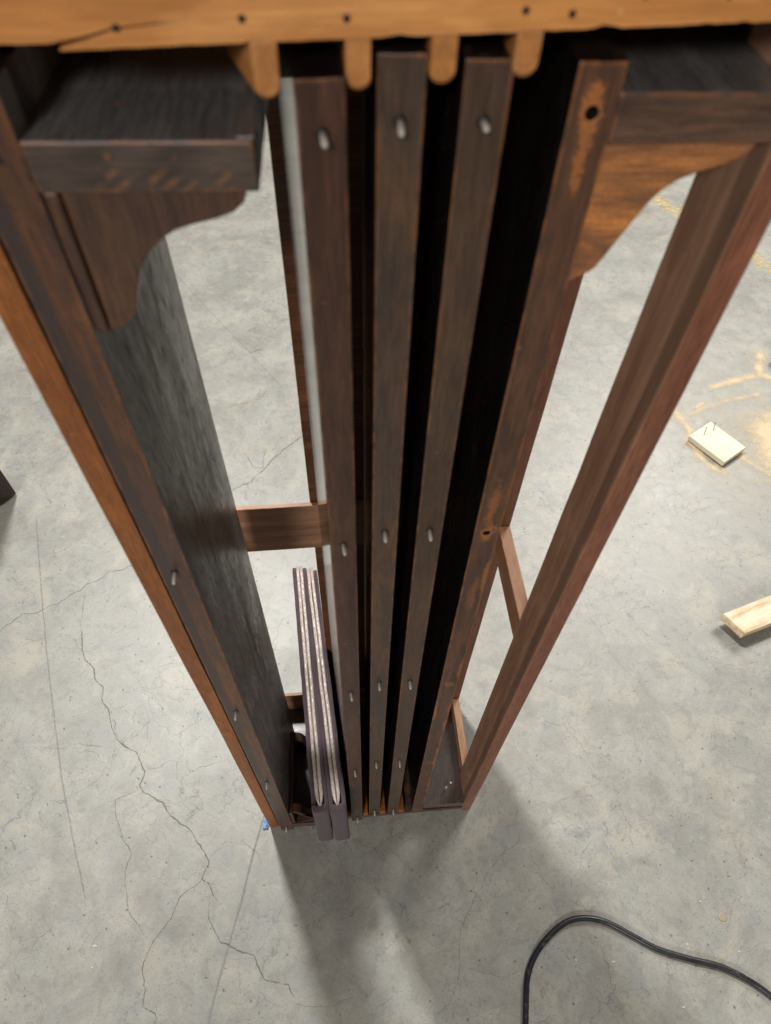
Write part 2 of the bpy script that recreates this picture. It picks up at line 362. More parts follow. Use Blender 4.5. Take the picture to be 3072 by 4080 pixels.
def prism(name, poly, y0, y1, mat, parent=None, bevel=.0012, loc=None):
    """polygon in x,z pushed along y"""
    n = len(poly)
    cx = sum(p[0] for p in poly)/n; cz = sum(p[1] for p in poly)/n; cy = (y0+y1)/2
    v = [(x-cx, y0-cy, z-cz) for x, z in poly]+[(x-cx, y1-cy, z-cz) for x, z in poly]
    f = [tuple(range(n)), tuple(range(2*n-1, n-1, -1))]+[(i, (i+1) % n, n+(i+1) % n, n+i) for i in range(n)]
    return mesh_obj(name, v, f, mat, parent, bevel, loc=(cx, cy, cz))
def lathe(name, prof, mat, parent, loc, rot=None, n=14):
    """profile (r, h) turned about local z"""
    V, F = [], []
    for r, h in prof:
        for i in range(n):
            a = 2*math.pi*i/n
            V.append((r*math.cos(a), r*math.sin(a), h))
    for j in range(len(prof)-1):
        for i in range(n):
            F.append((j*n+i, j*n+(i+1) % n, (j+1)*n+(i+1) % n, (j+1)*n+i))
    F += [tuple(range(n)), tuple(range(len(V)-n, len(V)))]
    o = mesh_obj(name, V, F, mat, parent, loc=loc, rot=rot, smooth=True)
    return o
def empty(name, loc, rz=0, label=None, cat=None, group=None):
    o = bpy.data.objects.new(name, None)
    C.objects.link(o)
    o.empty_display_size = .05
    o.location = loc
    o.rotation_euler = (0, 0, rz)
    tag(o, label, cat, group)
    return o
def tag(o, label=None, cat=None, group=None, kind=None):
    if label: o['label'] = label
    if cat: o['category'] = cat
    if group: o['group'] = group
    if kind: o['kind'] = kind
    return o

# ------------------------------------------------------------------ floor
floor = mesh_obj('floor', [(-7, -5, 0), (7, -5, 0), (7, 9, 0), (-7, 9, 0)], [(0, 1, 2, 3)], M['concrete'])
tag(floor, kind='structure')
def ribbon(name, pts, wid, mat, jit=.004, step=.004, strength=.68, z=.0006, wj=.7):
    P = []
    for (x0, y0), (x1, y1) in zip(pts, pts[1:]):
        L = math.hypot(x1-x0, y1-y0); n = max(1, int(L/step))
        for i in range(n):
            P.append((x0+(x1-x0)*i/n, y0+(y1-y0)*i/n))
    P.append(pts[-1])
    V, F, D = [], [], []
    sd = random.random()*90
    for i, (x, y) in enumerate(P):
        a = P[max(0, i-1)]; b = P[min(len(P)-1, i+1)]
        tx, ty = b[0]-a[0], b[1]-a[1]; L = math.hypot(tx, ty) or 1
        nx, ny = -ty/L, tx/L
        o = (mnoise.noise(Vector((i*.13, sd, 0)))*1.0+mnoise.noise(Vector((i*.5, sd, 5)))*.5)*jit
        w_ = wid*(1+wj*mnoise.noise(Vector((i*.21, sd, 9))))*min(1, (i+2)/8, (len(P)-i+1)/8)
        x += nx*o; y += ny*o
        V += [(x+nx*w_, y+ny*w_, z), (x, y, z), (x-nx*w_, y-ny*w_, z)]
        D += [0, strength, 0]
        if i:
            q = 3*(i-1)
            F += [(q, q+1, q+4, q+3), (q+1, q+2, q+5, q+4)]
    o = mesh_obj(name, V, F, mat, floor)
    at = o.data.attributes.new('dens', 'FLOAT', 'POINT')
    for i, d in enumerate(D): at.data[i].value = d
    return o
c1 = [(-0.65, 0.475), (-0.634, 0.418), (-0.618, 0.374), (-0.597, 0.354), (-0.585, 0.322), (-0.566, 0.308), (-0.562, 0.278), (-0.541, 0.245), (-0.531, 0.213), (-0.512, 0.184), (-0.486, 0.165), (-0.469, 0.157), (-0.443, 0.113), (-0.447, 0.085), (-0.437, 0.071), (-0.41, 0.053), (-0.397, 0.05), (-0.378, 0.022), (-0.354, 0.003), (-0.336, -0.009), (-0.311, -0.04), (-0.294, -0.068), (-0.301, -0.097), (-0.288, -0.105), (-0.282, -0.124), (-0.269, -0.139)]
c1b = [(-0.287, -0.138), (-0.286, -0.156), (-0.271, -0.187), (-0.256, -0.205), (-0.241, -0.21), (-0.227, -0.22), (-0.195, -0.23), (-0.184, -0.25), (-0.172, -0.266), (-0.154, -0.273), (-.13, -.277), (-.118, -.3)]
c2 = [(-0.301, -0.097), (-0.321, -0.111), (-0.343, -0.128), (-0.353, -0.159), (-0.367, -0.179), (-0.382, -0.196), (-0.388, -0.212), (-0.398, -0.238), (-0.39, -0.258), (-0.387, -0.295), (-0.363, -0.306), (-0.365, -0.342)]
c3 = [(-0.447, 0.083), (-0.467, 0.071), (-0.496, 0.058), (-0.493, 0.043), (-0.478, 0.005), (-0.465, -0.023), (-0.445, -0.046), (-0.454, -0.077), (-0.444, -0.126), (-0.433, -0.148), (-0.418, -0.166), (-0.399, -0.191)]
c4 = [(-0.86, 0.44), (-0.835, 0.461), (-0.81, 0.482), (-0.791, 0.505), (-0.756, 0.509), (-0.73, 0.528), (-0.693, 0.547), (-0.668, 0.564), (-0.657, 0.579), (-0.629, 0.593), (-0.611, 0.611), (-0.581, 0.622), (-0.53, 0.64)]
c4b = [(-0.668, 0.564), (-0.653, 0.542), (-0.649, 0.498), (-0.65, 0.475)]
c5 = [(-.83, .8), (-0.797, 0.684), (-0.759, 0.556), (-0.717, 0.416), (-0.664, 0.254), (-0.615, 0.109), (-0.566, -0.014), (-0.521, -0.121)]
cj = [(-.175, .055), (-0.186, 0.014), (-0.204, -0.053), (-0.224, -0.142), (-0.246, -0.224), (-0.276, -0.35)]
c7 = [(0.127, -0.346), (0.159, -0.325), (0.173, -0.297), (0.186, -0.265), (0.187, -0.228), (0.207, -0.191), (0.221, -0.169), (0.255, -0.123), (0.301, -0.08), (0.332, -0.064), (0.343, -0.035)]
ribbon('crack', c1, .0017, M['crack'], .004)
ribbon('crack', c1b, .0016, M['crack'], .004)
ribbon('crack', c2, .0011, M['crack'], .005)
ribbon('crack', c3, .0009, M['crack'], .004, strength=.7)
ribbon('crack', c4, .0013, M['crack'], .007, strength=.8)
ribbon('crack', c4b, .0009, M['crack'], .003, strength=.6)
for pts, wd, sg in (([(-.541, .245), (-.525, .225), (-.52, .2), (-.5, .18)], .0009, .7), (c7, .0007, .55), ([(0.07, -0.206), (0.084, -0.178), (0.092, -0.162), (0.135, -0.151)], .0006, .5),
                    ([(0.337, -0.079), (0.362, -0.116), (0.372, -0.144), (0.387, -0.165)], .0006, .5), ([(-0.134, -0.302), (-0.105, -0.31), (-0.088, -0.316), (-0.046, -0.313), (-0.014, -0.304)], .0006, .5),
                    ([(0.188, -0.268), (0.224, -0.282), (0.266, -0.291), (0.305, -0.278)], .0006, .5), ([(-.294, -.068), (-.275, -.045), (-.262, -.03), (-.22, -.04)], .0007, .5),
                    ([(-0.318, 0.862), (-0.264, 0.895), (-0.225, 0.948), (-0.194, 0.989), (-0.159, 1.026), (-0.13, 1.055), (-0.105, 1.071)], .003, .5),
                    ([(-0.292, 1.008), (-0.26, 0.95), (-0.232, 0.944), (-0.224, 1.019)], .0018, .4), ([(-0.295, 1.435), (-0.275, 1.45), (-0.251, 1.452)], .003, .6)):
    ribbon('crack', pts, wd, M['crack'], .005, strength=sg)
ribbon('pencil_line', c5, .0022, M['crack2'], .0012, strength=.55, wj=.3)
ribbon('pencil_line', [(-0.6, 1.89), (-0.443, 1.652), (-0.295, 1.435), (-0.18, 1.262)], .0016, M['crack2'], .0006, strength=.6, wj=.2)
ribbon('joint_line', cj, .0028, M['joint'], .0007, strength=.95, wj=.25)
ribbon('scuff_mark', [(-0.594, 0.179), (-0.542, 0.171)], .0016, M['crack2'], .0008, strength=.7)
ribbon('scuff_mark', [(-0.231, -0.032), (-0.191, -0.062)], .0013, M['crack'], .0008, strength=.7)
def seg_d(px, py, pts):
    best = 9
    for (x0, y0), (x1, y1) in zip(pts, pts[1:]):
        dx, dy = x1-x0, y1-y0
        t = max(0, min(1, ((px-x0)*dx+(py-y0)*dy)/(dx*dx+dy*dy)))
        best = min(best, math.hypot(px-x0-t*dx, py-y0-t*dy))
    return best
def inside(px, py, poly):
    r = False
    for (x0, y0), (x1, y1) in zip(poly, poly[1:]+poly[:1]):
        if (y0 > py) != (y1 > py) and px < (x1-x0)*(py-y0)/(y1-y0)+x0: r = not r
    return r
def dens_sheet(name, x0, x1, y0, y1, st, fn, mat, zfn, parent=None):
    nx, ny = int((x1-x0)/st), int((y1-y0)/st)
    idx, V, D, F = {}, [], [], []
    val = {(i, j): fn(x0+i*st, y0+j*st) for i in range(nx+1) for j in range(ny+1)}
    def vid(i, j):
        if (i, j) not in idx:
            idx[i, j] = len(V); V.append((x0+i*st, y0+j*st, zfn(val[i, j]))); D.append(val[i, j])
        return idx[i, j]
    for i in range(nx):
        for j in range(ny):
            if max(val[i, j], val[i+1, j], val[i, j+1], val[i+1, j+1]) > .02:
                F.append((vid(i, j), vid(i+1, j), vid(i+1, j+1), vid(i, j+1)))
    o = mesh_obj(name, V, F, mat, parent, smooth=True)
    at = o.data.attributes.new('dens', 'FLOAT', 'POINT')
    for i, d in enumerate(D): at.data[i].value = d
    return o
bands = [([(1.032, 1.118), (1.038, 1.088), (1.051, 1.039), (1.035, 0.993), (1.045, 0.938), (1.071, 0.892), (1.093, 0.874)], .017, 1.0),
         ([(1.073, 1.106), (1.192, 1.152), (1.259, 1.17), (1.325, 1.184)], .011, .8), ([(1.178, 1.219), (1.256, 1.244), (1.333, 1.263)], .013, 1.0),
         ([(1.105, 1.135), (1.142, 1.158)], .009, .8), ([(1.403, 1.361), (1.377, 1.317), (1.363, 1.273), (1.40, 1.255)], .022, 1.0), ([(1.159, 0.942), (1.188, 0.905), (1.25, 0.831)], .016, .9)]
broad = [(1.178, 1.112), (1.4, 1.197), (1.6, 1.1), (1.5, .6), (1.171, 0.68), (1.17, 0.77), (1.16, 0.906)]
def dust_fn(x, y):
    v = .42*max(0, 1-math.hypot(x-1.28, y-1.0)/.45)
    for pts, wd, a in bands:
        v = max(v, (.78+.35*mnoise.noise(Vector((x*23, y*23, 2))))*a*math.exp(-(seg_d(x, y, pts)/(wd*1.35))**1.3))
    if inside(x, y, broad):
        v = max(v, .85*min(1, seg_d(x, y, broad+broad[:1])/.10))
    return v
sd_o = dens_sheet('sawdust', 1.0, 1.5, .62, 1.42, .008, dust_fn, M['sawdust'], lambda d: .0012+.0008*d)
tag(sd_o, 'pale sawdust scattered round the wood block on the floor', 'sawdust', kind='stuff')
ypts = [[(1.327, 2.394), (1.349, 2.304), (1.391, 2.25), (1.423, 2.198)], [(1.59, 1.96), (1.602, 1.937), (1.615, 1.876), (1.66, 1.797)]]
for yp in ypts:
    xs = [p[0] for p in yp]; ys = [p[1] for p in yp]
    dens_sheet('paint_mark', min(xs)-.05, max(xs)+.05, min(ys)-.05, max(ys)+.05, .01, lambda x, y: math.exp(-(seg_d(x, y, yp)/.036)**2), M['paint'], lambda d: .0012, floor)

# ------------------------------------------------------------------ the rack (local: x from its left post, y from its front)
rack = empty('leaf_rack', (-.17, -.012, 0), R(1.72), 'tall open wooden rack with amber left post holding the dark table leaves', 'rack')
def lx(x): return x+.17
T0, T1 = 1.3968, 1.446
def under(x): return T0-.0008+max(0, x+.09)*.0262        # the board's lower edge climbs a little to the right
slab_poly = [(lx(-.21), T0), (lx(-.1012), T0+.0014), (lx(-.088), T0+.0036), (lx(-.0752), T0+.0066), (lx(-.06), T0+.0079), (lx(-.047), T0+.0086),
             (lx(-.061), T0+.0071), (lx(-.0752), T0+.0056), (lx(-.088), T0+.0022), (lx(-.098), T0-.0004), (lx(-.0975), T0-.0012), (lx(-.085), T0-.0008), (lx(-.03), under(-.03)), (lx(.05), under(.05)), (lx(.27), under(.27)), (lx(.27), T1), (lx(-.21), T1)]
def chipped(poly):
    out = []
    for (x0, z0), (x1, z1) in zip(poly, poly[1:]+poly[:1]):
        out.append((x0, z0))
        if abs(z1-z0) < .009 and max(z0, z1) < 1.41 and abs(x1-x0) > .02:
            n = int(abs(x1-x0)/.004)
            for i in range(1, n):
                t = i/n; x = x0+(x1-x0)*t
                ch = max(0, mnoise.noise(Vector((x*70, 3, 1)))-.12)*.0028+.0003*mnoise.noise(Vector((x*260, 5, 2)))
                out.append((x, z0+(z1-z0)*t+ch))
    return out
slab_poly = chipped(slab_poly)
slab = prism('top_board', slab_poly, 0, .262, M['orange_x'], rack, .0012)
slab['label'] = 'orange bare wood top board with split lower edge and nails'
for x, z in ((-.0739, 1.4031), (-.0249, 1.4058), (.0162, 1.4056), (.0882, 1.4078), (.1076, 1.4065), (.1362, 1.4128), (.1715, 1.4125)):
    lathe('nail', [(.0013, 0), (.0016, .0004), (.0012, .0007), (.0003, .0008)], M['nail'], slab, (lx(x)-slab.location.x, .0002-slab.location.y, z+.0004-slab.location.z), (R(90), 0, 0), 10)
# dividers under the top board and on the base
def divider(xc, wd, z0, z1, y0, y1, tw=0.0):
    """spacer slat: tongue with rounded nose when seen from the front, sloping in under the board"""
    V, F = [], []
    prof = [(-wd/2, z1), (wd/2, z1)]
    n = 8
    for i in range(n+1):
        a = -math.pi*i/n
        prof.append((wd/2*math.cos(a), z0+wd*.42+wd*.42*math.sin(a)))
    m = len(prof)
    for j, (y, lift) in enumerate(((y0, .0025), (y0+.002, .0006), (y0+.006, 0), (y1, 0))):
        for x, z in prof:
            zz = z+lift*(z1-z)/(z1-z0)
            V.append((xc+x*(1-lift*30)+(y-y0)*-.32*(tw != 0), y, zz))
    for j in range(3):
        for i in range(m):
            F.append((j*m+i, j*m+(i+1) % m, (j+1)*m+(i+1) % m, (j+1)*m+i))
    F += [tuple(range(m)), tuple(range(3*m, 4*m))]
    cx = sum(v[0] for v in V)/len(V); cz = (z0+z1)/2
    return mesh_obj('divider', [(v[0]-cx, v[1]-.1, v[2]-cz) for v in V], F, M['orange_y'], rack, .0005, loc=(cx, .1, cz))
divider(lx(-.0175), .0112, 1.3752, under(-0.0175)+.0004, .001, .045, -.004)
divider(lx(.0208), .0112, 1.3780, under(0.0208)+.0004, .001, .23)
divider(lx(.0568), .0115, 1.3800, under(0.0568)+.0004, .001, .23)
divider(lx(.0922), .0113, 1.3822, under(0.0922)+.0004, .001, .23)
for x in (.021, .0567, .0945):
    box('divider', lx(x)-.006, lx(x)+.006, .004, .2, .0135, .029, M['amber_z'], rack, .001)
# posts
rough_box('front_post', lx(-.1735), lx(-.155), 0, .058, 0, T0-.0006, 'Z', M['amber_z'], rack, .001)['label'] = 'amber front post on the left'
rough_box('front_post', lx(.2211), lx(.2393), 0, .060, 0, under(.22)-.0006, 'Z', [M['red_z'], M['red_front']], rack, .001, .0005)['label'] = 'red-brown front post on the right'
rough_box('back_post', lx(-.1735), lx(-.155), .205, .242, 0, T0-.0006, 'Z', M['amber_z'], rack)
rough_box('back_post', lx(.205), lx(.2385), .206, .243, 0, under(.205)-.0006, 'Z', M['red_z2'], rack, .001, .0007)
rough_box('back_board', lx(-.0355), lx(.2045), .2465, .258, .0, T0-.0006, 'Z', M['saw_z'], rack, .0008)
for o in rack.children:
    if o.get('label') == 'red-brown front post on the right':
        for p_ in o.data.polygons:
            if p_.normal.y < -.7: p_.material_index = 1
# rails
rough_box('back_rail', lx(-.1545), lx(.2040), .2395, .2455, .662, .766, 'X', M['rail_x'], rack, .0008)
rough_box('back_rail', lx(-.1545), lx(.2040), .2395, .2455, .0005, .092, 'X', M['rail_x'], rack, .0008)
rough_box('side_rail', lx(.2216), lx(.2383), .0604, .2056, .690, .738, 'Y', M['rail_y'], rack, .001, .0004)
rough_box('side_rail', lx(.2235), lx(.2383), .0604, .2056, .030, .088, 'Y', M['rail_y'], rack, .001, .0004)
rough_box('side_rail', lx(-.1725), lx(-.1560), .0584, .2046, .690, .738, 'Y', M['rail_y'], rack, .001, .0004)
rough_box('side_rail', lx(-.1725), lx(-.1560), .0584, .2046, .030, .088, 'Y', M['rail_y'], rack, .001, .0004)
rough_box('back_rail', lx(-.1545), lx(.2040), .2395, .2455, 1.290, T0-.0010, 'X', M['brown_x'], rack, .0008)
rough_box('side_rail', lx(.2216), lx(.2383), .0604, .2056, 1.330, under(.22)-.0006, 'Y', M['brown_y'], rack, .001, .0003)
rough_box('side_rail', lx(-.1725), lx(-.1560), .0584, .2046, 1.330, T0-.0010, 'Y', M['brown_y'], rack, .001, .0003)
# base
rough_box('base_board', lx(-.1545), lx(.2208), .003, .238, .002, .0128, 'X', M['brown_x'], rack, .001)

# ------------------------------------------------------------------ table leaves
H0, H1 = .0150, 1.3905
TH, DEP = .022, .188
def panel(parent, th, dep, z0, z1, edge, left, right, holes=()):
    """one leaf board: front edge, faces, grooved end; sockets cut into the front edge"""
    V, F, MI = [], [], []
    zc = ZM
    def a(x, y, z): V.append((x, y, z-zc)); return len(V)-1
    prof = [(0, z1), (.0036, z1+.0001), (th*.5, z1-.0001), (th-.0036, z1+.0001), (th, z1)]
    f0 = [a(x, 0, z) for x, z in prof]; b0 = [a(x, dep, z) for x, z in prof]
    fl, fr, bl, br = a(0, 0, z0), a(th, 0, z0), a(0, dep, z0), a(th, dep, z0)
    if not holes:
        F.append([fl, fr]+f0[::-1]); MI.append(0)
        F.append([fl]+[f0[0]]+[b0[0]]+[bl]); MI.append(1)
        F.append([fr]+[br]+[b0[-1]]+[f0[-1]]); MI.append(2)
    else:
        prev = (fl, fr); lefts, rights = [fl], [fr]
        r, s = .0031, .0085
        for hz in holes:
            lo = (a(0, 0, hz-s), a(th, 0, hz-s)); hi = (a(0, 0, hz+s), a(th, 0, hz+s))
            F.append([prev[0], prev[1], lo[1], lo[0]]); MI.append(0)
            ring = [a(th/2+r*math.cos(t), 0, hz+r*math.sin(t)) for t in [2*math.pi*i/16-math.pi*.75 for i in range(16)]]
            deep = [a(th/2+r*math.cos(t), .012, hz+r*math.sin(t)) for t in [2*math.pi*i/16-math.pi*.75 for i in range(16)]]
            cor = [lo[0], lo[1], hi[1], hi[0]]
            for q in range(4):
                F.append([cor[q], cor[(q+1) % 4]]+[ring[(4*q+4-i) % 16] for i in range(5)]); MI.append(0)
            for i in range(16):
                F.append([ring[i], ring[(i+1) % 16], deep[(i+1) % 16], deep[i]]); MI.append(3)
            F.append(deep); MI.append(3)
            prev = hi; lefts += [lo[0], hi[0]]; rights += [lo[1], hi[1]]
        F.append([prev[0], prev[1]]+f0[::-1]); MI.append(0)
        F.append(lefts+[f0[0], b0[0], bl]); MI.append(1)
        F.append(rights[::-1]+[br, b0[-1], f0[-1]]); MI.append(2)
    F.append([bl, br]+b0[::-1]); MI.append(0)
    F.append([fl, fr, br, bl]); MI.append(0)
    for i in range(len(prof)-1):
        F.append([f0[i], f0[i+1], b0[i+1], b0[i]]); MI.append(1)
    o = mesh_obj('panel', V, F, [edge, left, right, M['nail']], parent, .0009, loc=(0, 0, zc))
    for p_, m_ in zip(o.data.polygons, MI): p_.material_index = m_
    return o
peg_prof = [(.0017, -.004), (.0017, .0082), (.0014, .0100), (.0008, .0111), (.0003, .0114)]
def pegs(parent, x, zs):
    for i, z in enumerate(zs):
        pg = lathe('peg', peg_prof, M['peg'], parent, (x, 0, z), (R(90+random.uniform(-6, 6)), R(random.uniform(-4, 4)), 0), 12)
        lathe('collar', [(.0034, -.0005), (.0034, .0003), (.0030, .0005), (.0023, .0004)], M['nail'], pg, (0, 0, 0), None, 14)
G = 'table leaves standing in the rack'
ZP = (1.364, 1.036, .709, .377, .045)
leafA = empty('table_leaf', (-.0066, -.0125, 0), R(6.4), 'leftmost of the three close-set pegged leaves, glossy side by the folded pads', 'table leaf', G)
panel(leafA, TH, DEP, H0, H1-.004, M['leaf_edge_a'], M['leaf_face_gloss'], M['leaf_face']); pegs(leafA, TH/2, ZP)
leafB = empty('table_leaf', (.0286, 0, 0), 0, 'middle of the three close-set pegged leaves, with dark patches near its top', 'table leaf', G)
panel(leafB, TH, DEP, H0, H1+.001, M['leaf_edge_b'], M['leaf_face'], M['leaf_face']); pegs(leafB, TH/2, ZP)
leafC = empty('table_leaf', (.0665, 0, 0), 0, 'rightmost of the three close-set pegged leaves, next to the wide black gap', 'table leaf', G)
panel(leafC, TH, DEP, H0, H1-.001, M['leaf_edge_c'], M['leaf_face'], M['leaf_face']); pegs(leafC, TH/2, ZP)
# leaf with sockets, apron and corbels
leafD = empty('table_leaf', (.1162, 0, 0), 0, 'table leaf with empty round sockets and orange rubbed patches, carrying an amber corbel', 'table leaf', G)
ZD = (1.0276, 1.3672)
panel(leafD, TH, DEP, H0, H1-.002, M['leaf_edge_d'], M['leaf_face'], M['red_z2'], ZD)
for z in ZD:
    lathe('socket_rim', [(.0031, -.0002), (.0037, .0004), (.0044, .0002), (.0045, -.0004)], M['rim'], leafD, (TH/2, 0, z), (R(90), 0, 0), 16) if False else None
OX = .1162
def rel(poly, ox): return [(x-ox, z) for x, z in poly]
cD = [(.1384, 1.3528), (.2150, 1.3528), (.2143, 1.3500), (.2115, 1.3456), (.206, 1.3422), (.198, 1.3393), (.1896, 1.3366), (.1820, 1.3330), (.1761, 1.3284), (.1715, 1.3225), (.1682, 1.316), (.1645, 1.308), (.1608, 1.3002), (.1565, 1.2905), (.1528, 1.2832), (.1500, 1.2805), (.1384, 1.2738)]
def flip(poly, s): return [(x, s-z) for x, z in poly]
rough_box('apron', .0222, .1043, .0005, DEP-.004, 1.3530, 1.3755, 'X', [M['brown_x']], leafD, .0012, .0005)
ap = rough_box('apron', .0222, .1060, .0005, DEP-.004, .0345, .0570, 'Y', M['low_painted_sheen'], leafD, .0012, .0003)
prism('corbel', rel(cD, OX), .0045, .021, M['corbel_amber'], leafD, .0012)['label'] = 'amber rubbed corbel under the apron'
prism('corbel', rel(cD, OX), DEP-.026, DEP-.008, M['corbel_dark'], leafD)
cDs = [(x, z) for x, z in flip(cD, 1.4100)]
prism('corbel', rel(cDs, OX), DEP-.026, DEP-.008, M['corbel_dark'], leafD)
lathe('peg', [(.002, 0), (.002, .013), (.0015, .0155), (.0004, .016)], M['peg'], leafD, (.0700, .030, .057), None, 12)
lathe('bead', [(.0008, 0), (.0019, .001), (.0023, .0023), (.0018, .0037), (.0006, .0045)], M['bead'], leafD, (.0815, .041, .057), None, 12)
# left leaf
LXO, LYO = -.1488, -.021
leafL = empty('table_leaf', (LXO, LYO, 0), 0, 'far left table leaf beside the amber post, its underside, with a grey sheen painted in, facing right', 'table leaf', G)
LT_ = .0252
panel(leafL, LT_, DEP, .0135, H1-.002, M['leaf_edge_l'], M['leaf_face'], M['grey_sheen_face']); pegs(leafL, .0128, (1.364, 1.018, .691, .372, .046))
rough_box('apron', LT_+.0002, .1237, 0, .160, 1.3435, 1.3660, 'Y', [M['apron_front'], M['black_sheen_y']], leafL, .0012, .0005)
for o in leafL.children:
    if o.name.startswith('apron'):
        for p_ in o.data.polygons:
            if p_.normal.z > .7: p_.material_index = 1
for o in leafD.children:
    if o.name.startswith('apron') and o.location.z > 1:
        o.data.materials.append(M['black_sheen_y'])
        for p_ in o.data.polygons:
            if p_.normal.z > .7: p_.material_index = 1
box('apron_lip', .1165, .1239, .0004, .158, 1.3662, 1.3676, M['black_sheen_y'], leafL, .0004)
cL = [(-.1158, 1.3432), (-.0315, 1.3432), (-.0322, 1.3395), (-.0335, 1.3357), (-.0392, 1.3307), (-.0473, 1.3278), (-.0586, 1.3251), (-.068, 1.3221), (-.0740, 1.3186), (-.0785, 1.3149), (-.0835, 1.3102), (-.0878, 1.3048), (-.0910, 1.2998), (-.0933, 1.2942), (-.0960, 1.2875), (-.0983, 1.2802), (-.1010, 1.2735), (-.1047, 1.2683), (-.1090, 1.2655), (-.1158, 1.2640)]
prism('corbel', rel(cL, LXO), .0045, .021, M['corbel_dark'], leafL, .0012)
prism('corbel', rel(cL, LXO), .138, .156, M['corbel_dark'], leafL)
box('cleat', LT_+.0004, .0326, .0022, .158, 1.2635, 1.3430, M['corbel_dark'], leafL, .0015)
rough_box('apron', LT_+.0002, .1237, 0, .158, .0360, .0585, 'Y', M['brown_y'], leafL, .0012, .0004)
cLs = flip(cL, 1.402)
cLs2 = [(x, z) for x, z in cLs if x < -.0720]+[(-.0735, .0590)]
prism('corbel', rel(cLs2, LXO), .0045, .021, M['corbel_dark'], leafL)
cLb = [(-.1158, .0588), (-.0930, .0588)]+[(x, z) for x, z in cLs if x < -.0925]
prism('corbel', rel(cLb, LXO), .138, .156, M['corbel_dark'], leafL)
box('cleat', LT_+.0004, .0326, .0022, .158, .0590, .1380, M['corbel_dark'], leafL, .0015)

# ------------------------------------------------------------------ folded table pads
def strip(nm, x0, x1, y0, y1, z0, z1, mat, parent, rr=.0025, wob=.0008, sd=0.0, tip=0.0, back_round=.012, tipshift=0.0, ny=46, curve=0.0):
    """upright soft sheet: rounded top edge swept along y with a little waver"""
    V, F = [], []
    prof = []
    n = 6
    prof.append((0, z0)); 
    for t in (.25, .5, .75): prof.append((0, z0+(z1-rr-z0)*t))
    for i in range(n+1):
        a = math.pi-math.pi*i/n
        prof.append((.5+.5*math.cos(a), z1-rr+rr*math.sin(a)))
    for t in (.75, .5, .25): prof.append((1, z0+(z1-rr-z0)*t))
    prof.append((1, z0))
    m = len(prof)
    for j in range(ny+1):
        t = j/ny
        tt = t*t*(3-2*t) if False else t
        y = y0+(y1-y0)*tt
        sc = 1.0
        if tip: sc = min(1.0, .25+.75*math.sqrt(min(1, (y-y0)/tip)))
        top = 0
        db = (y1-y)/back_round
        if db < 1: top = -back_round*.8*(1-math.sqrt(max(0, 1-(1-db)**2)))
        wv = wob*(mnoise.noise(Vector((y*16, sd, 0)))+.5*mnoise.noise(Vector((y*50, sd, 3))))
        wz = wob*1.2*mnoise.noise(Vector((y*22, sd, 7)))
        cv = curve*((t-.5)**2-.25)*4
        xc = (x0+x1)/2+tipshift*(1-sc)
        for u, z in prof:
            hx = (x1-x0)*(u-.5)*sc
            kz = (z-z0)/(z1-z0)
            V.append((xc+hx+(wv+cv)*(.3+.7*kz), y, z+(top+wz)*(kz > .2)*kz))
    for j in range(ny):
        for i in range(m-1):
            F.append((j*m+i, j*m+i+1, (j+1)*m+i+1, (j+1)*m+i))
        F.append((j*m+m-1, j*m, (j+1)*m, (j+1)*m+m-1))
    F += [tuple(range(m)), tuple(range(ny*m, ny*m+m))]
    return V, F
def merge(name, parts, mat, parent, bevel=0):
    V, F = [], []
    for v, f in parts:
        o = len(V); V += v; F += [tuple(i+o for i in q) for q in f]
    return mesh_obj(name, V, F, mat, parent, bevel, smooth=True)
def pad(loc, rz, lean, label, wth, L, seed, z1=.30):
    e = empty('table_pad', loc, rz, label, 'table pad', 'folded felt table pads')
    e.rotation_euler = (0, lean, rz)
    ft, vt = wth*.25, wth*.238
    Hh = z1-loc[2]
    l1 = strip('', 0, ft, .004, L, 0, Hh, None, e, .0028, .0011, seed, back_round=.02)
    l2 = strip('', wth-ft, wth, .004, L-.004, 0, Hh+.001, None, e, .0028, .0011, seed+4, back_round=.02)
    # rounded fold closing the front
    V, F = [], []
    pl = [(0, .014), (0, .0045), (.0012, .0016), (.004, 0), (wth*.3, -.0006), (wth*.5, -.0002), (wth*.7, -.0007), (wth-.004, 0), (wth-.0012, .0016), (wth, .0045), (wth, .014), (wth*.62, .0102), (wth*.5, .0085), (wth*.38, .0102)]
    m = len(pl); zs = [0, .003]+[Hh*q/14 for q in range(1, 14)]+[Hh-.004, Hh-.0018, Hh-.0004]
    for j, z in enumerate(zs):
        ins = {0: .0010, len(zs)-2: .0007, len(zs)-1: .0022}.get(j, 0)
        for i, (x, y) in enumerate(pl):
            nz = mnoise.noise(Vector((x*60, z*14, seed+2)))*.0010
            cx = wth/2
            V.append((cx+(x-cx)*(1-ins*2/wth), y+ins*(1 if y < .006 else 0)+nz*(y < .006), z))
    for j in range(len(zs)-1):
        for i in range(m):
            F.append((j*m+i, j*m+(i+1) % m, (j+1)*m+(i+1) % m, (j+1)*m+i))
    F += [tuple(range(m)), tuple(range((len(zs)-1)*m, len(zs)*m))]
    merge('felt_cover', [l1, l2, (V, F)], M['felt'], e)
    g = wth*.012
    merge('vinyl_lining', [strip('', ft+.0002, ft+vt, .0085, L-.002,   .004, Hh+.0018, None, e, .0018, .0007, seed+9, tip=.02, tipshift=.0035, back_round=.015)], M['vinyl'], e)
    merge('vinyl_lining', [strip('', wth-ft-vt, wth-ft-.0002, .0085, L-.001, .004, Hh+.0016, None, e, .0018, .0007, seed+13, tip=.02, tipshift=-.0035, back_round=.015)], M['vinyl'], e)
    return e
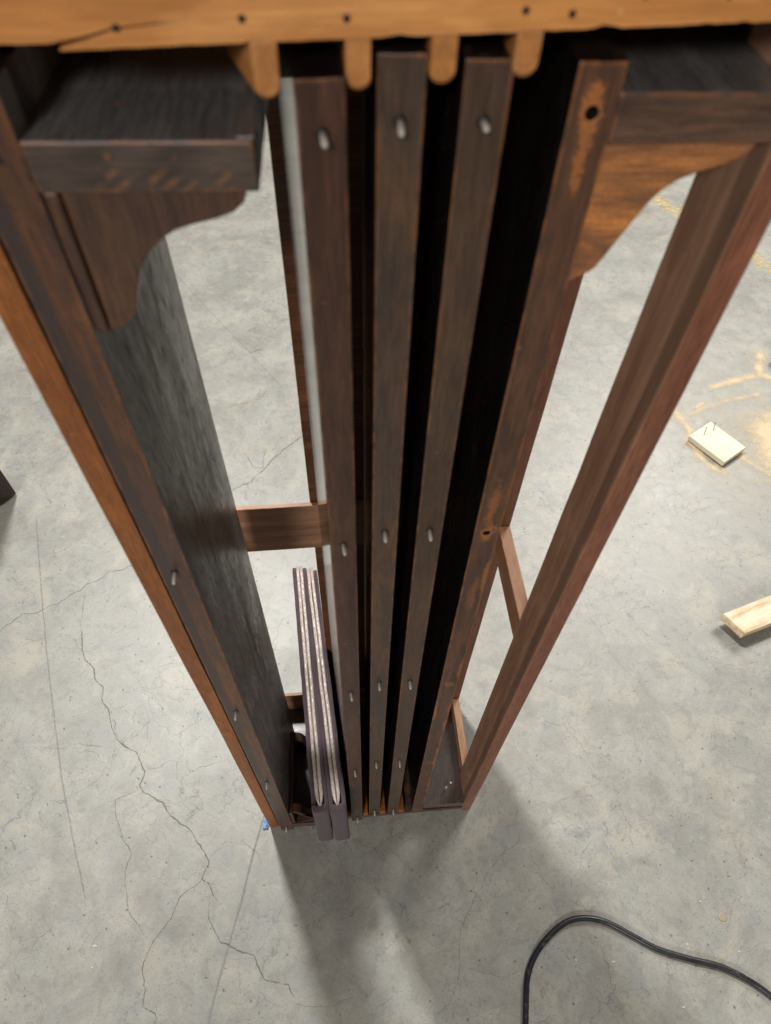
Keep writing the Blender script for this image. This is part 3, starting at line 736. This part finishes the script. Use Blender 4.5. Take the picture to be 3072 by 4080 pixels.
pad((-.0706, -.0555, .0592), R(5.1), R(.4), 'folded plum felt table pad with pearly lining, the one nearer the far left leaf', .0285, .487, 1.0, .302)
pad((-.0385, -.0560, .0592), R(6.1), R(-.3), 'folded plum felt table pad with pearly lining, pressed against the glossy leaf', .0288, .482, 21.0, .302)

# ------------------------------------------------------------------ things lying about
# power cord
def tube(name, pts, r, mat, n=12, sub=8):
    P = []
    Q = [Vector(p) for p in pts]
    for i in range(len(Q)-1):
        p0 = Q[max(0, i-1)]; p1 = Q[i]; p2 = Q[i+1]; p3 = Q[min(len(Q)-1, i+2)]
        for s_ in range(sub):
            t = s_/sub
            P.append(.5*((2*p1)+(p2-p0)*t+(2*p0-5*p1+4*p2-p3)*t*t+(3*p1-p0-3*p2+p3)*t**3))
    P.append(Q[-1])
    V, F = [], []
    for i, p in enumerate(P):
        d = (P[min(len(P)-1, i+1)]-P[max(0, i-1)]).normalized()
        sx = d.cross(Vector((0, 0, 1))).normalized(); up = sx.cross(d)
        for j in range(n):
            a = 2*math.pi*j/n
            V.append(p+sx*r*math.cos(a)+up*r*math.sin(a))
    for i in range(len(P)-1):
        for j in range(n):
            F.append((i*n+j, i*n+(j+1) % n, (i+1)*n+(j+1) % n, (i+1)*n+j))
    F += [tuple(range(n)), tuple(range(len(V)-n, len(V)))]
    return mesh_obj(name, V, F, mat, smooth=True)
cord = [(.268, -.46), (0.286, -0.378), (0.294, -0.339), (0.306, -0.292), (0.328, -0.258), (0.361, -0.23), (0.397, -0.211), (0.433, -0.207), (0.472, -0.216), (0.515, -0.24), (0.557, -0.264), (0.613, -0.283), (0.669, -0.299), (0.713, -0.323), (0.743, -0.347), (0.762, -0.374), (.79, -.45)]
tag(tube('power_cord', [(x, y, .0056) for x, y in cord], .0054, M['rubber']), 'thick black power cord curving across the concrete floor', 'cord')
# block with two nails
blk = empty('scrap_block', (1.1045, .972, 0), math.atan2(.054, .083), 'small pale pine block with two nails, lying in the sawdust', 'wood block')
rough_box('board', -.0505, .0505, -.064, .064, .0055, .0225, 'Y', M['pine_y'], blk, .0015, .0008)
for x, y, tx in ((-.012, .040, 14), (.028, .036, 20)):
    lathe('nail', [(.0012, -.004), (.0012, .024), (.0025, .0242), (.0025, .0252)], M['steel'], blk, (x, y, .022), (R(-tx), R(14), 0), 8)
# offcut
dirx = math.atan2(.447-.402, 1.045-.905)
off = empty('wood_offcut', (.905, .402, 0), dirx, 'weathered pale wood offcut with ragged end at the right edge', 'offcut')
V, F = [], []
nn = 20
for i in range(nn+1):
    t = i/nn; x = .46*t
    for j, (y, z) in enumerate(((-.066, .026), (-.064, .0435), (-.002, .046), (0, .0275))):
        rag = (.006*mnoise.noise(Vector((j*3.1, 2, 0)))-(.018 if j in (0, 1) else 0)*-1*(1 if j in (0, 1) else 0)) if i == 0 else 0
        nv = mnoise.noise_vector(Vector((x*25, j*5., 1)))*.0012
        V.append((x+rag+(-.006 if (i == 0 and j in (0, 3)) else 0), y+nv.x, z+nv.y))
for i in range(nn):
    for j in range(4):
        F.append((i*4+j, i*4+(j+1) % 4, i*4+4+(j+1) % 4, i*4+4+j))
F += [(0, 1, 2, 3), tuple(nn*4+j for j in range(4))]
mesh_obj('board', V, F, M['pine_x'], off, .0012)
V, F = [], []
for i in range(26):                                 # torn fibres at the sawn end
    y = -.064+.062*i/25; x = .017*(1-i/25); z = random.uniform(.028, .042)
    l = random.uniform(.002, .006); b = len(V)
    V += [(x+.004, y, z), (x+.004, y+.0016, z), (x+.004, y+.0008, z+.0014), (x-l, y+random.uniform(-.001, .001), z-.001)]
    F += [(b, b+1, b+3), (b+1, b+2, b+3), (b+2, b, b+3)]
mesh_obj('fibres', V, F, M['pine_x'], off)
box('support', .24, .33, -.06, 0, 0, .0262, M['pine_x'], off, .001)
# leg of another piece of furniture
leg = empty('furniture_leg', (-.934, .871, 0), R(-38), 'dark brown square furniture leg standing at the left edge', 'leg')
rough_box('post', -.026, .026, -.026, .026, .006, .62, 'Z', M['dark_leg'], leg, .002)
lathe('glide', [(.010, 0), (.013, .001), (.013, .005), (.009, .0065)], M['steel'], leg, (0, 0, 0))
# black castor wheel at the right edge
wheel = empty('castor_wheel', (1.452, 1.335, 0), R(20), 'black rubber castor wheel at the right edge in the sawdust', 'wheel')
lathe('tyre', [(.012, -.014), (.026, -.013), (.03, -.008), (.031, 0), (.03, .008), (.026, .013), (.012, .014)], M['rubber'], wheel, (0, 0, .031), (R(90), 0, 0), 24)
lathe('hub', [(.006, -.016), (.009, -.0155), (.009, .0155), (.006, .016)], M['steel'], wheel, (0, 0, .031), (R(90), 0, 0), 14)
# crumpled blue tape at the foot of the left post
V, F = [], []
nu, nv_ = 9, 7
for i in range(nu):
    for j in range(nv_):
        u, v = i/(nu-1), j/(nv_-1)
        nz = mnoise.noise_vector(Vector((u*3.1, v*3.3, 4)))
        V.append((-.011+.017*u+nz.x*.006+.006*v, -.017+.031*v+nz.y*.006, .004+abs(nz.z)*.012+.006*math.sin(u*4)*v))
for i in range(nu-1):
    for j in range(nv_-1):
        a = i*nv_+j; F.append((a, a+1, a+nv_+1, a+nv_))
tp = mesh_obj('tape_scrap', V, F, M['tape'], loc=(-.1815, -.001, 0))
tp.scale = (.72, .72, .72)
so = tp.modifiers.new('thick', 'SOLIDIFY'); so.thickness = .0012
tag(tp, 'crumpled scrap of blue tape at the foot of the amber post', 'tape')
# crumbs of wood
V, F = [], []
cr = [(0.471, -0.279, 1.5), (0.618, -0.26, 1), (0.617, -0.267, .8), (0.713, -0.277, 1), (0.666, -0.192, 1), (0.581, -0.354, 1), (0.401, -0.272, 1), (-0.488, -0.198, 2.2), (.45, .85, 1), (.33, -.28, .7), (.7, .3, .8), (.55, .5, .8)]
for _ in range(70): cr.append((random.uniform(-.8, 1.2), random.uniform(-.35, 1.4), random.uniform(.3, .7)))
for _ in range(3000):
    x, y = random.uniform(1.0, 1.5), random.uniform(.65, 1.42)
    if random.random() < dust_fn(x, y)**2: cr.append((x, y, random.uniform(.25, .75)))
for x, y, s_ in cr:
    b = len(V); r = .0022*s_
    for q in range(5):
        a = q*1.257+random.random(); V.append((x+r*math.cos(a)*random.uniform(.5, 1.4), y+r*math.sin(a)*random.uniform(.5, 1.2), .0006))
    V.append((x, y, r*.9))
    F += [(b+q, b+(q+1) % 5, b+5) for q in range(5)]
tag(mesh_obj('wood_crumbs', V, F, M['pine_y']), 'tiny pale wood crumbs scattered over the floor', 'crumbs', kind='stuff')
# a coin-like pale spot pressed into the floor
lathe('floor_plug', [(.0085, 0), (.008, .0008), (.006, .0009), (.0005, .0009)], M['rim'], floor, (.701, -.22, .0002), None, 14)
